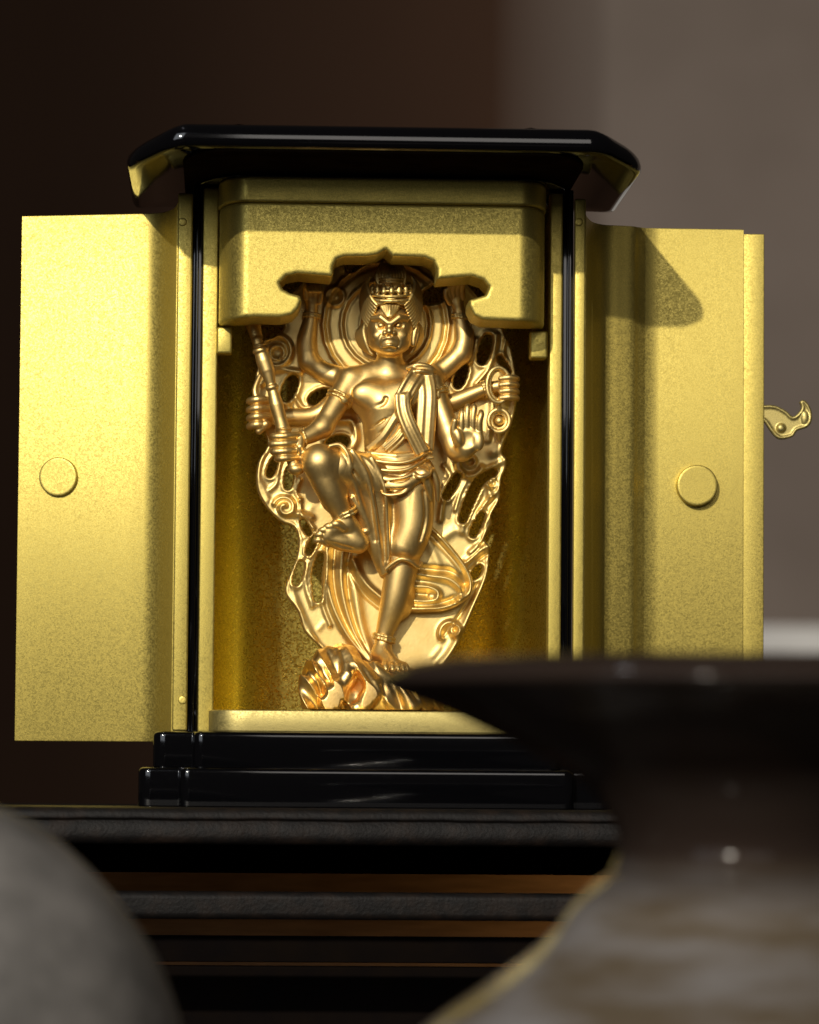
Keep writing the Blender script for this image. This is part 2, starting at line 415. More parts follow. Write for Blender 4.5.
# right leaf: shallow step along the fold and rebated outer flange
V, Fc = box((por[0]-1, 172.5, zr0), (L(763.5, 480, 176)[0], 180, L(763, 235, 180)[2]), 1.0); sh.part('door_flange', V, Fc, M_paint, parent=dr, sharp=50)
def nrm2(a, b):
    t = (b-a)/np.linalg.norm(b-a); n = np.array([-t[1], t[0], 0]); return n if n[1] < 0 else -n
def onleaf(a, b, x, y):
    d = 165
    for _ in range(3):
        p = L(x, y, d); d = a[1]+(b[1]-a[1])*(p[0]-a[0])/(b[0]-a[0])
    return L(x, y, d)
V, Fc = disc(onleaf(el, pol, 59, 477), nrm2(el, pol), 20.5, 5); sh.part('magnet_disc', V, Fc, M_paint, parent=dl, sharp=50)
V, Fc = disc(onleaf(er, por, 696, 486), nrm2(er, por), 21.5, 11); sh.part('magnet_disc', V, Fc, M_paint, parent=dr, sharp=50)
# hinge stiles
for xa, xb, par in ((175, 190, dl), (573, 584.5, dr)):
    a = L(xa, 480, 72)[0]; b = L(xb, 480, 72)[0]
    V, Fc = box((a, 68, zpb+1), (b, 77, zpt-10), 2.2); st = sh.part('hinge_stile', V, Fc, M_paint, parent=par, sharp=50)
    for yy in (222, 700):
        c = L((xa+xb)/2, yy, 68); V, Fc = disc((c[0], 68, c[2]), (0, -1, 0), 4.6, 0.9); sh.part('hinge_pin', V, Fc, M_paint, parent=par, sharp=50)
# scroll shaped latch
lat = [(755, 405), (762.4, 405), (775, 405.6), (786, 411), (792.5, 416.6), (798.8, 412), (801, 407), (799.4, 402.4), (803, 400), (808, 404), (811.4, 412), (811.4, 421.4), (806.7, 427.7), (797, 431), (792.5, 437), (781.4, 439.7), (775, 437), (768.7, 429.3), (763, 421.4), (755, 421)]
dlat = 177; lp = [(L(x, y, dlat)[0], L(x, y, dlat)[2]) for x, y in lat]; lp = [tuple(p) for p in smooth_curve(lp, 3, True)]
a = np.array(lp); f = Field((a[:, 0].min()-4, dlat-8, a[:, 1].min()-4), (a[:, 0].max()+4, dlat+8, a[:, 1].max()+4), 0.6)
gx, gz = np.meshgrid(f.ax[0], f.ax[2], indexing='ij'); d2 = poly_sd(gx, gz, lp); H = 2.0+1.6*np.exp(-((d2+2.0)/1.6)**2)
yy = f.ax[1][None, :, None]; dd = np.maximum(d2[:, None, :], np.maximum(dlat-H[:, None, :]-yy, yy-dlat-2)); f.f[:] = dd
c = L(781, 428, dlat-3); f.ell(c, (4.5, 3, 4.5), 2); c = L(805, 418, dlat-2); f.ell(c, (4, 2.5, 7), 2)
V, Fc = f.mesh(); sh.part('latch', V, Fc, M_floor, parent=dr)

# ------------------------------------------------------------------ the statue
D0 = 128
def q(x, y, z=0.0): return L(x, y, D0-z)
stc = q(385, 708, 20); st = Thing('deity_statue', (stc[0], 110, zfl+1), 'gold six armed statue with one knee raised before a pierced flame halo inside the shrine', 'statue')
HS = 0.75
def field(x0, y0, x1, y1, z0, z1, h=HS):
    a = q(x0, y1, z0); b = q(x1, y0, z1)
    return Field((min(a[0], b[0])-4, D0-z1-2, min(a[2], b[2])-4), (max(a[0], b[0])+4, D0-z0+2, max(a[2], b[2])+4), h)
def chain(f, pts, k=2.0, mode='+', join=None):
    """pts: (x, y, z, r) in picture coordinates"""
    if k >= 4 and len(pts) > 2 and mode == '+': pts = [tuple(p) for p in smooth_curve(pts, 16)]
    f.poly([(*q(*p[:3]), p[3]) for p in pts], k, mode)
def curve(f, pts, k=1.0, mode='+', n=4): chain(f, [tuple(p) for p in smooth_curve(pts, n)], k, mode)
def E(f, x, y, z, rx, ry, rz, k=2.0, mode='+', rot=None): f.ell(q(x, y, z), (rx, rz, ry), k, mode, rot)

# --- flaming halo: outline, pierced holes, relief lines
outl = [(386, 236), (430, 256), (458, 272), (482, 298), (500, 320), (507, 335), (513, 350), (517, 373), (519, 393), (514, 421), (507, 440), (503, 452), (507, 458), (507, 468), (502, 480), (501, 498), (496, 508), (492, 516), (493, 524), (489, 533), (486, 540), (491, 548), (490, 562), (487, 579), (475, 608), (463, 637), (449, 661), (437, 676), (400, 684), (340, 676), (320, 649), (303, 632), (297, 613), (285, 596), (285, 582), (294, 562), (297, 541), (293, 528), (279, 522), (262, 503), (255, 484), (257, 462), (266, 446), (262, 432), (254, 418), (252, 400), (254, 380), (257, 360), (262, 340), (275, 312), (300, 282), (340, 256)]
def q2(p): v = q(p[0], p[1], 0); return (v[0], v[2])
hf = field(244, 232, 526, 690, -14, 14, 0.75)
gx, gz = np.meshgrid(hf.ax[0], hf.ax[2], indexing='ij')
d2 = poly_sd(gx, gz, [q2(p) for p in smooth_curve(outl, 3, True)])
def hole(pts, w):
    global d2, Hm
    P = smooth_curve([(p[0], p[1]) for p in pts], 4); n = len(P); best = np.full(gx.shape, 1e9)
    for i, p in enumerate(P):       # tear shaped: pointed at the upper end, full towards the lower
        t = i/max(n-1, 1); r = w*(0.42+0.62*math.sin(math.pi*min(t*.72+.12, 1))); v = q2(p); best = np.minimum(best, np.sqrt((gx-v[0])**2+(gz-v[1])**2)-r)
    d2 = np.maximum(d2, -best)
holes = []
hole([(286, 397), (293, 380)], 6.2); hole([(313, 400), (327, 394)], 6.2); hole([(331, 444), (344, 441)], 6.0)
hole([(262, 334), (278, 326)], 7.0)
hole([(488, 338), (482, 360)], 5.6); hole([(464, 367), (458, 384)], 5.2); hole([(426, 298), (438, 293), (446, 285)], 8.5)
hole([(458, 476), (452, 486), (446, 496)], 3.9); hole([(493, 472), (479, 482), (470, 500), (463, 519)], 4.6); hole([(482, 515), (473, 534)], 3.8)
hole([(479, 568), (474, 576)], 3.6); hole([(275, 460), (270, 474)], 3.4); hole([(290, 470), (288, 486)], 3.4); hole([(301, 564), (296, 582)], 3.6)
hole([(321, 556), (317, 575), (318, 598)], 4.0); hole([(315, 538), (309, 552)], 3.0); hole([(303, 522), (309, 533)], 2.6)
hole([(350, 268), (358, 262)], 5.0); hole([(500, 358), (508, 372)], 2.6)
Hm = 1.6*np.exp(-((d2+3.0)/2.6)**2)
def rel(pts, h, w, n=5):
    global Hm
    Hm = Hm+h*.8*np.exp(-(line_d(gx, gz, [q2(p) for p in smooth_curve(pts, n)])/(w*1.2))**2)
def circ(cx, cy, r, a0=0, a1=360, n=24, r1=None):
    r1 = r if r1 is None else r1
    return [(cx+(r+(r1-r)*i/n)*math.cos(R(a0+(a1-a0)*i/n)), cy+(r+(r1-r)*i/n)*math.sin(R(a0+(a1-a0)*i/n))) for i in range(n+1)]
for rr, hh, w in ((63, 3.4, 1.8), (59, -1.6, 1.6), (45, 2.8, 1.8), (41, -1.4, 1.5), (26, 2, 2)): rel(circ(386, 325, rr), hh, w, 1)
Hm = Hm+2.0*np.exp(-(np.maximum(np.sqrt((gx-q2((386, 325))[0])**2+(gz-q2((386, 325))[1])**2)-56, 0)/6)**2)
rel(circ(276, 351, 15, 0, 360), 6, 2.6, 1); rel(circ(277, 353, 7, 90, 400), 5, 2.4, 1)
rel(circ(335, 297, 9), 4, 2.0, 1); rel(circ(335, 297, 3), -3, 2, 1)
rel(circ(285, 508, 12, -160, 260, 30, 3), 5.0, 2.4, 1); rel([(285, 508), (286, 509)], 6, 6)
rel([(296, 514), (304, 515), (311, 518)], 5, 3)
rel([(262, 455), (260, 478), (268, 500)], 2.5, 3); rel([(280, 462), (277, 482), (270, 490)], 2.5, 2); rel([(300, 480), (296, 492), (300, 500)], 2.5, 2)
rel([(303, 540), (303, 556), (292, 584), (300, 610), (314, 640)], 2.6, 3.0)
rel([(318, 540), (309, 562), (306, 585), (312, 606)], 3, 2.2); rel([(326, 548), (328, 570), (322, 600), (330, 625)], 3, 2.2)
for o, h_, w_ in ((0, 7, 3.5), (6, -3.5, 1.8), (14, 5.5, 3.2), (20, -3, 1.8), (28, 4, 4.0)):
    rel([(328+o*1.1, 548), (327+o, 575), (332+o*.9, 603), (346+o*.6, 632), (368+o*.2, 660)], h_, w_)
rel([(352, 560), (366, 584), (384, 600)], 6, 3); rel([(347, 566), (362, 592), (380, 608)], -3.5, 1.8)
rel([(440, 540), (462, 528), (478, 548)], 2, 4)
rel([(489, 546), (478, 552), (462, 566), (455, 575)], 6, 3); rel([(492, 552), (480, 560), (468, 572)], -3, 1.3)
rel([(488, 566), (484, 584), (468, 616), (452, 648), (440, 664)], 4, 3.5); rel([(478, 584), (462, 612), (440, 640)], -2.5, 1.6)
rel(circ(452, 632, 13, 150, 420, 30, 5), 6, 2.4, 1); rel(circ(455, 630, 4), 5, 2.2, 1)
rel([(505, 460), (494, 466), (482, 480), (474, 498), (466, 520), (462, 532)], 3.2, 3)
rel([(506, 474), (496, 492), (484, 505), (476, 520)], 3.6, 2.2); rel([(488, 486), (490, 496)], 5, 3.2); rel(circ(491, 483, 5), 3, 1.6, 1)
rel([(498, 505), (488, 520), (482, 540), (470, 552)], 3.5, 2.4); rel([(490, 528), (479, 548), (466, 560)], -2.5, 1.4)
rel([(468, 478), (460, 494), (455, 510)], 3.6, 2.0); rel([(473, 482), (465, 498)], 2.6, 1.6); rel([(463, 474), (455, 486)], 2.6, 1.6)
rel([(444, 466), (450, 478), (443, 500), (440, 520)], 3, 2.4)
rel(circ(470, 464, 12, 20, 200, 16), 6, 3.2, 1); rel(circ(470, 462, 5), 4, 2, 1)
rel([(497, 335), (495, 350), (489, 368), (476, 384)], 3.5, 2.4); rel([(505, 340), (503, 358), (507, 372)], 3, 2.0); rel([(476, 340), (472, 356), (466, 366), (452, 378)], 3.4, 2.4)
rel([(500, 402), (500, 440), (494, 452)], 4, 5); rel([(484, 396), (492, 402), (488, 440)], 3, 3)
rel([(262, 384), (272, 372), (286, 370), (300, 372)], 4, 2.6); rel([(296, 398), (304, 408), (322, 408)], 3.5, 2.4); rel([(284, 402), (296, 416), (316, 420)], 4, 3)
rel([(327, 408), (338, 420), (352, 422), (356, 440), (346, 458)], 4, 3); rel([(318, 428), (324, 440)], 3, 3)
rel([(300, 500), (302, 516), (313, 528)], 3, 2)
rel([(330, 455), (350, 450)], 3, 3)
for _ in range(26):       # small chisel marks of the casting
    x = random.uniform(270, 500); y = random.uniform(380, 660); rel([(x, y), (x+random.uniform(-6, 6), y+random.uniform(5, 14))], random.uniform(-0.9, 0.9), random.uniform(1.5, 3), 1)
yy = hf.ax[1][None, :, None]
front = (D0-Hm)[:, None, :]-yy; back = yy-(D0+9)
dd = np.maximum(front*0.8, back); e2 = (d2+1.5)[:, None, :]
hh = np.maximum(3-np.abs(dd-e2), 0)/3; dd = np.maximum(dd, e2)+hh*hh*0.75-0.4
hf.f[:] = dd; V, Fc = hf.mesh(); halo = st.part('flame_halo', V, Fc, M_halo)

# --- body
b = field(240, 262, 524, 690, -6, 92, HS)
# torso
chain(b, [(388, 440, 20, 25), (388, 408, 24, 28)], 8); E(b, 388, 398, 22, 41, 26, 21, 8); E(b, 386, 384, 18, 40, 15, 14, 8)
chain(b, [(350, 379, 18, 11.5), (385, 372, 16, 12), (430, 378, 18, 12)], 8)
chain(b, [(389, 372, 20, 14), (390, 352, 26, 13)], 8)          # neck
E(b, 368, 394, 40, 17, 13, 8, 7); E(b, 405, 394, 40, 18, 13, 8, 7)
E(b, 396, 430, 32, 24, 20, 14, 8); E(b, 397, 452, 26, 32, 18, 18, 8)
curve(b, [(354, 402, 42, 1.8), (366, 408, 50, 1.8), (382, 404, 51, 1.8), (386, 398, 50, 1.5)], 3, '-')
chain(b, [(372, 374, 37, 1.5), (388, 379, 42, 1.5), (404, 374, 38, 1.5)], 3, '-')
for yy_ in (422, 432): curve(b, [(368, yy_+8, 40, 1.0), (378, yy_+2, 46, 1.1), (390, yy_-6, 48, 1.0)], 2, '-')
# main right arm (viewer's left) to the fist on the staff
chain(b, [(351, 380, 20, 13.5), (339, 400, 28, 12), (323, 427, 40, 10.5)], 5); chain(b, [(323, 427, 40, 10.5), (312, 434, 46, 9.2), (301, 439, 52, 7)], 5)
# fist
E(b, 289, 446, 52, 12, 14, 9, 3)
for i, (yy_, xl, xr) in enumerate(((436, 273, 298), (443.5, 271.5, 300), (451, 273, 300), (458, 277, 299))):
    curve(b, [(xr, yy_-1, 57, 3.6), (286, yy_, 64.5, 3.9), (xl+2, yy_+.5, 62, 3.8), (xl, yy_+1, 54, 3.4)], 0.7)
chain(b, [(301, 438, 56, 4.2), (300, 447, 61, 4.4), (301, 452, 60, 3.6)], 1)
# main left arm (viewer's right) to the open palm
chain(b, [(430, 382, 20, 13.5), (438, 402, 26, 12), (449, 432, 32, 11.5)], 5); chain(b, [(449, 432, 32, 11.5), (455, 450, 38, 10.5), (464, 452, 46, 9.5), (468, 446, 50, 8.5)], 5)
E(b, 468, 438, 52, 16, 17, 7.5, 3); E(b, 467, 440, 60, 8, 8, 3, 3, '-')
E(b, 458, 436, 57, 5, 10, 5, 3, rot=-15); E(b, 479, 441, 56, 5.5, 10, 4.5, 3)
for a_, t_ in (((461.5, 426), (462, 411)), ((467, 423), (467.5, 406)), ((473, 423), (474, 406)), ((479.2, 426), (481, 412))):
    curve(b, [(a_[0], a_[1]+7, 54, 3.9), (a_[0], a_[1]-4, 57, 3.7), (t_[0], t_[1]+3, 57, 3.4), (t_[0]+.2, t_[1], 55, 2.8)], 0.6)
curve(b, [(457, 443, 54, 4.2), (453.5, 431, 57, 3.8), (455, 421, 60, 3.3)], 1.2)
# second pair: back left fist with raised finger, back right hand with the noose
chain(b, [(345, 392, 8, 11), (318, 414, 6, 9.5), (292, 417, 8, 9), (270, 418, 14, 7)], 4)
E(b, 262, 413, 18, 11, 16, 9, 3)
for i, yy_ in enumerate((400, 408.5, 417, 425)): curve(b, [(268, yy_, 24, 3.6), (258, yy_-.5, 29, 4.4), (250.5, yy_+1, 24, 4.0), (249, yy_+2, 16, 3.2)], 0.8)
curve(b, [(258, 402, 22, 3.6), (255, 390, 20, 3.3), (260, 376, 16, 2.6)], 1); chain(b, [(266, 424, 28, 4.2), (259, 431, 26, 3.8)], 1)
chain(b, [(436, 402, 8, 10), (452, 402, 9, 9), (482, 390, 12, 7.0), (498, 386, 16, 6)], 4)
E(b, 507, 387, 17, 9, 12, 7, 3)
for yy_ in (377.5, 384, 390.5, 397): curve(b, [(501, yy_+1, 26, 3.2), (509, yy_, 28, 3.5), (516, yy_+1, 23, 3.4), (517, yy_+2, 14, 3)], 0.7)
# raised pair beside the head
chain(b, [(348, 380, 10, 12), (324, 372, 4, 11), (309, 361, 4, 10.5)], 5); chain(b, [(309, 361, 4, 10.5), (307, 342, 6, 10.8), (311, 318, 10, 7.5), (312, 308, 12, 6.5)], 5)
E(b, 312, 299, 14, 8, 9, 6, 3)
for i in range(4): curve(b, [(306+i*4.4, 298, 17, 2.9), (305+i*4.6, 290, 21, 2.9), (307+i*4.2, 285, 25, 2.7), (309+i*3.6, 291, 27, 2.4)], .6)
curve(b, [(319, 302, 17, 3), (321, 294, 20, 2.8), (318, 288, 23, 2.5)], .8)
chain(b, [(428, 380, 10, 12), (446, 367, 8, 11), (461, 353, 8, 10.5)], 5); chain(b, [(461, 353, 8, 10.5), (464, 338, 8, 10.5), (460, 318, 10, 7.2), (458, 306, 12, 6)], 5)
E(b, 457, 299, 13, 7, 9, 6, 3)
for i in range(4): curve(b, [(451+i*4, 298, 16, 2.8), (449+i*4.4, 290, 20, 2.8), (451+i*4, 284, 24, 2.6)], .6)
curve(b, [(450, 303, 15, 3), (446, 296, 19, 2.7), (446, 290, 21, 2.4)], .8)
# standing leg and foot
chain(b, [(404, 548, 22, 19), (399, 580, 22, 16.5), (394, 604, 20, 14.5), (385, 632, 16, 9.5), (383, 648, 16, 9)], 6); E(b, 401, 596, 12, 15, 24, 12, 6)
E(b, 381, 655, 15, 10, 9, 12, 5); chain(b, [(382, 652, 18, 9), (392, 664, 36, 8)], 5); E(b, 395, 666, 38, 14, 6, 9, 4)
for i, (dx, r_) in enumerate(((0, 3.8), (6, 3.2), (11, 3), (15.5, 2.7), (19.5, 2.4))): curve(b, [(385+dx, 664, 44-i*1.5, r_), (385.5+dx*1.1, 666.5, 51-i*2, r_), (386+dx*1.12, 669.5, 54-i*2, r_*.85)], .7)
# raised leg, shin and foot with the sole showing
chain(b, [(385, 478, 26, 22), (322, 462, 62, 17.5)], 6); E(b, 319, 461, 64, 16, 17, 15, 5)
chain(b, [(319, 464, 62, 16.5), (330, 490, 58, 14.5), (343, 516, 50, 9.5)], 5); E(b, 335, 492, 50, 13, 20, 12, 5, rot=25)
chain(b, [(343, 516, 50, 9.5), (351, 528, 46, 10), (358, 542, 42, 10)], 5)
chain(b, [(358, 543, 42, 10.5), (341, 541, 48, 10), (328, 536, 52, 8.5)], 5); chain(b, [(347, 524, 50, 9), (330, 530, 55, 7)], 4)
for i, (x_, y_, r_) in enumerate(((336, 523, 4.4), (329, 525.5, 3.8), (323.5, 529, 3.5), (320, 533.5, 3.3), (318.5, 539, 3.0))):
    curve(b, [(x_+8, y_+5, 56-i, r_), (x_+1, y_+1, 60-i, r_), (x_-2.5, y_+1.5, 59-i, r_*.95)], .6)
chain(b, [(330, 543, 60, 1.2), (352, 549, 53, 1.2)], 2, '-')
# head
E(b, 390, 327, 40, 23.5, 25, 21, 4); E(b, 390, 342, 44, 21.5, 14, 16, 5)
E(b, 390, 349, 50, 9, 6, 8, 4)                                    # chin
E(b, 378, 336, 53, 6.5, 6, 6, 3); E(b, 401.5, 336, 53, 6.5, 6, 6, 3)   # cheeks
chain(b, [(373, 318.5, 55, 3.0), (381, 317.5, 61, 3.6), (388, 323, 62.5, 3)], 2); chain(b, [(407, 318.5, 55, 3.0), (399, 317.5, 61, 3.6), (391.5, 323, 62.5, 3)], 2)   # brows drawn together
E(b, 381, 325.5, 58, 5.6, 3.6, 3.5, 1.2, '-'); E(b, 398.5, 325.5, 58, 5.6, 3.6, 3.5, 1.2, '-')
E(b, 381.3, 325.6, 56, 3.9, 3.2, 3.6, .5); E(b, 398.3, 325.6, 56, 3.9, 3.2, 3.6, .5)
chain(b, [(389.5, 322, 59, 2.3), (389.3, 331, 64, 3.4)], 2); E(b, 385.4, 333, 61, 3.2, 2.6, 3, 1.2); E(b, 393.4, 333, 61, 3.2, 2.6, 3, 1.2)
curve(b, [(381, 335, 60, 1.0), (379.5, 341, 59, 1.1), (381, 346, 57, 1)], 1.5, '-'); curve(b, [(397.5, 335, 60, 1.0), (399.5, 341, 59, 1.1), (398, 346, 57, 1)], 1.5, '-')
E(b, 389.5, 341, 57, 9.5, 6, 5, 3); curve(b, [(380.5, 344.5, 60, 1.7), (386, 340.2, 63, 1.6), (389.5, 341, 64, 1.6), (393, 340.2, 63, 1.7), (398.5, 344.5, 60, 1.7)], 1, '-')
curve(b, [(383, 346.5, 59, 1.4), (389.5, 344.8, 62, 1.8), (396, 346.5, 59, 1.4)], 1); curve(b, [(383, 339, 60, 1.2), (389.5, 337.4, 62.5, 1.4), (396, 339, 60, 1.2)], 1)
curve(b, [(384, 350.5, 57, .9), (389.5, 349.3, 59, 1), (395, 350.5, 57, .9)], 1.2, '-')
for sg, ex in ((-1, 370.5), (1, 413)):                                      # ears with long lobes
    curve(b, [(ex, 320, 36, 3), (ex+sg*3, 325, 37, 3.2), (ex+sg*1.5, 334, 38, 3), (ex, 344, 37, 3.3)], 1.5); E(b, ex+sg*.6, 326, 41, 1.8, 4, 2, 1, '-')
curve(b, [(379, 362, 37, 1), (390, 365, 41, 1), (401, 361, 37, 1)], 2, '-')
V, Fc = b.mesh(); body = st.part('body', V, Fc, M_body); del b

def ringtube(f, pts, k=.8): curve(f, pts+[pts[0]], k, n=4)
def band(f, c, axis, R1, r, z, n=14, squash=1.0):
    """ring around a limb: c centre in picture coords, axis = limb direction (dx,dy,dz)"""
    c3 = q(c[0], c[1], z); a = np.array([axis[0], -axis[2], -axis[1]], float); a /= np.linalg.norm(a)
    u = np.cross(a, [0, 1, 0.01]); u /= np.linalg.norm(u); w = np.cross(a, u)
    P = [c3+R1*(math.cos(t)*u+math.sin(t)*w*squash) for t in np.linspace(0, 2*math.pi, n+1)]
    for i in range(n): f.cap(P[i], P[i+1], r, r, .6)
def bracelet(name, bands, studs=()):
    j = field(bands[0][0][0]-22, bands[0][0][1]-20, bands[0][0][0]+22, bands[0][0][1]+22, -6, 88, 0.6)
    for c, ax_, R1, r, z in bands: band(j, c, ax_, R1, r, z)
    for e_ in studs: E(j, *e_)
    V, Fc = j.mesh(); st.part(name, V, Fc, M_halo)
bracelet('armlet', [((340, 397), (-.55, 1, .3), 13, 1.7, 27), ((338.5, 400.5), (-.55, 1, .3), 12.8, 1.7, 28.5)], [(344, 400, 40, 4, 4, 2.5)])
bracelet('armlet', [((434.5, 393), (.4, 1, .2), 13.2, 1.7, 23), ((436, 396.2), (.4, 1, .2), 13, 1.7, 24.5)], [(437, 396, 37, 4, 4, 2.5)])
bracelet('bangle', [((303, 438), (-1, .3, .3), 8.2, 1.6, 51)])
bracelet('bangle', [((484, 389.5), (1, -.4, 0), 7.8, 1.6, 12), ((486.5, 388.5), (1, -.4, 0), 7.6, 1.6, 12.6)])
bracelet('bangle', [((311.5, 317), (.1, -1, 0), 8.2, 1.6, 10), ((311.8, 314.2), (.1, -1, 0), 8, 1.5, 10.5)])
bracelet('bangle', [((460, 318), (.1, -1, 0), 8, 1.6, 10), ((459.6, 315.2), (.1, -1, 0), 7.8, 1.5, 10.5)])
bracelet('anklet', [((384.2, 636.5), (-.25, 1, 0), 10.6, 1.8, 16), ((383.8, 640), (-.25, 1, 0), 10.4, 1.7, 16)])
bracelet('anklet', [((345, 512), (.45, 1, -.2), 10.8, 1.9, 51), ((346.5, 515.2), (.45, 1, -.2), 10.6, 1.8, 50.3)])

# --- hair and crown
hr = field(346, 258, 432, 362, -2, 76, 0.7)
E(hr, 391, 308, 32, 23, 20, 20, 4); E(hr, 392, 284, 30, 15, 16, 14, 6)
for i in range(9):       # strands swept up and back from the face, both sides
    t = i/8
    for sg in (-1, 1):
        x0 = 391+sg*(8+15.5*t); y0 = 306+20*t**1.3
        z0 = 58-16*t
        curve(hr, [(391+sg*(14+8.5*t), 305+22*t, 57-15*t, 1.6), (391+sg*(19+8*t), 299+20*t, 54-13*t, 2.3), (391+sg*(22.5+7*t), 291+16*t, 49-12*t, 2.4), (391+sg*(24+5*t), 283+11*t, 44-9*t, 2.2), (391+sg*(21+6*t), 277+7*t, 42-8*t, 1.2)], 0.35)
for sg, n0 in ((-1, 5), (1, 3)):
    for i in range(n0):   # locks hanging behind the ears
        curve(hr, [(391+sg*(22+i*1.5), 318+i*2, 34-i*3, 2.6), (391+sg*(27+i*1.6), 330+i, 30-i*2, 3.0), (391+sg*(25+i*1.2), 342+i, 30-i*2, 2.6), (391+sg*(21-i*.6), 352+i*.6, 30, 1.6)], .6)
for i in range(-3, 4):    # flame shaped widow's peak
    curve(hr, [(390+i*3.4, 305-abs(i)*1.2, 57-abs(i)*1.2, 2.3), (389.8+i*2.0, 311, 61-abs(i), 2.0), (389.5+i*.7, 316.5, 62, 1.2)], .5)
for i in range(-5, 6):    # topknot, combed upward
    curve(hr, [(391+i*2.6, 284, 44-abs(i), 2.0), (391+i*2.9, 275, 43-abs(i), 2.0), (391+i*2.0, 264, 36, 1.6)], .5)
V, Fc = hr.mesh(); st.part('hair', V, Fc, M_halo); del hr
cr = field(362, 270, 424, 314, 10, 76, 0.7)
for yy_, r_, rr in ((301, 22.5, 1.9), (296.5, 22, 1.7), (291, 21, 1.4)):
    P = [(391.5+r_*math.sin(t), yy_-3+5*math.cos(t)*.6, 39+24*math.cos(t), rr) for t in np.linspace(-1.7, 1.7, 15)]; chain(cr, P, .6)
for i in range(-3, 4):
    t = i*.37; x_ = 391.5+21*math.sin(t); z_ = 39+23.5*math.cos(t)
    chain(cr, [(x_, 292, z_, 2.9), (x_, 288.5, z_, 2.7), (x_, 285, z_-1, 1.5)], .6)
curve(cr, [(372, 303, 53, 1.5), (381, 303.5, 59, 1.7), (391, 298.5, 62, 1.7), (401, 303.5, 59, 1.7), (410, 303, 53, 1.5)], .7)
E(cr, 391.3, 296, 60, 3.5, 3.5, 2.5, .7)
for yy_ in (282, 279): chain(cr, [(391+13*math.sin(t), yy_, 34+13*math.cos(t), 1.5) for t in np.linspace(-1.6, 1.6, 11)], .5)
V, Fc = cr.mesh(); st.part('crown', V, Fc, M_halo); del cr

# --- skirt with hanging folds
k_ = field(322, 436, 446, 592, -2, 80, HS)
E(k_, 404, 474, 24, 33, 24, 21, 6)
chain(k_, [(390, 482, 26, 25), (352, 470, 48, 20.5), (340, 466, 54, 19)], 6)
chain(k_, [(411, 490, 26, 24.5), (412, 524, 28, 21.5), (405, 545, 26, 20.5)], 7)
chain(k_, [(352, 478, 44, 15), (366, 518, 36, 12), (380, 556, 28, 9), (384, 574, 24, 5)], 5); chain(k_, [(372, 484, 38, 17), (384, 530, 28, 13), (386, 562, 24, 9)], 5)
for pts in ([(343, 449, 66, 2.4), (352, 470, 66, 2.6), (358, 494, 56, 2.6), (366, 520, 46, 2.4), (369, 526, 44, 2)],
            [(352, 450, 62, 2), (366, 474, 62, 2.4), (374, 506, 52, 2.4), (379, 545, 40, 2.2), (383, 574, 30, 1.8)],
            [(372, 458, 56, 2), (384, 486, 56, 2.2), (387, 520, 46, 2.4), (388, 556, 38, 2.2), (387, 572, 32, 2)],
            [(345, 500, 54, 1.8), (352, 520, 48, 2), (362, 532, 44, 1.8), (371, 528, 42, 2)]): curve(k_, pts, 3)
for pts in ([(347, 462, 68, 1.8), (360, 484, 64, 2), (370, 512, 54, 2), (375, 540, 44, 1.8)], [(362, 456, 63, 1.5), (377, 484, 60, 2.2), (383, 524, 50, 2.2), (386, 560, 40, 1.8)],
            [(394, 492, 54, 1.6), (393, 520, 50, 2.2), (392, 556, 44, 2)], [(412, 492, 53, 1), (408, 520, 53, 1.3), (402, 544, 50, 1.2)], [(424, 492, 47, 1), (426, 515, 46, 1.4), (420, 540, 43, 1.2)],
            [(430, 486, 38, 1.4), (433, 504, 33, 1.4), (430, 530, 30, 1.2)]): curve(k_, pts, 3.5, '-')
curve(k_, [(386, 569, 42, 2), (393, 563, 45, 2), (401, 559, 47, 2.2), (410, 561, 46, 2.2), (418, 567, 40, 2), (421, 563, 30, 2)], 1.5)
curve(k_, [(330, 446, 70, 2.2), (340, 445, 69, 2.6), (348, 455, 70, 2.4), (350, 470, 67, 2.2), (345, 484, 58, 2)], 2)
curve(k_, [(352, 498, 53, 2.6), (361, 512, 48, 3), (369, 524, 43, 2.6)], 2)
V, Fc = k_.mesh(); st.part('skirt', V, Fc, M_body); del k_

# --- waist swag and knot
w = field(358, 440, 446, 508, 4, 76, 0.7)
curve(w, [(368, 459, 42, 5), (382, 478, 50, 7), (399, 486, 52, 8), (413, 480, 50, 7), (428, 468, 42, 5)], 4); E(w, 398, 468, 40, 30, 17, 14, 6)
for o in range(5):
    yy_ = 458+o*7.2; s_ = 1-o*.12
    curve(w, [(398-29*s_, yy_-3-o, 46, 1.8), (390-13*s_, yy_+3+o, 54, 2.2), (400, yy_+5+o*.6, 57, 2.3), (404+12*s_, yy_+1, 54, 2.1), (402+26*s_, yy_-6, 45, 1.6)], 2)
    curve(w, [(398-27*s_, yy_+1-o, 47, 1.2), (391-12*s_, yy_+7+o, 55, 1.5), (402, yy_+8+o*.4, 57, 1.5), (404+14*s_, yy_+4, 53, 1.3)], 2, '-')
chain(w, [(368, 453, 42, 2.6), (396, 456, 50, 2.8), (430, 453, 42, 2.8)], 2); chain(w, [(368, 457, 42, 2), (396, 460, 50, 2), (432, 458, 42, 2)], 1.5)
E(w, 423, 474, 50, 8, 7, 7, 3); curve(w, [(414, 474, 54, 2), (420, 477, 58, 2.4), (428, 475, 55, 2.2), (431, 470, 50, 2)], 1.2)
curve(w, [(425, 478, 50, 4), (429, 488, 46, 4.2), (431, 499, 40, 3)], 2); curve(w, [(432, 470, 46, 3.6), (437, 484, 42, 3.6), (438, 500, 36, 2.4)], 2); curve(w, [(428, 484, 53, 1.3), (431, 496, 47, 1.2)], 1, '-')
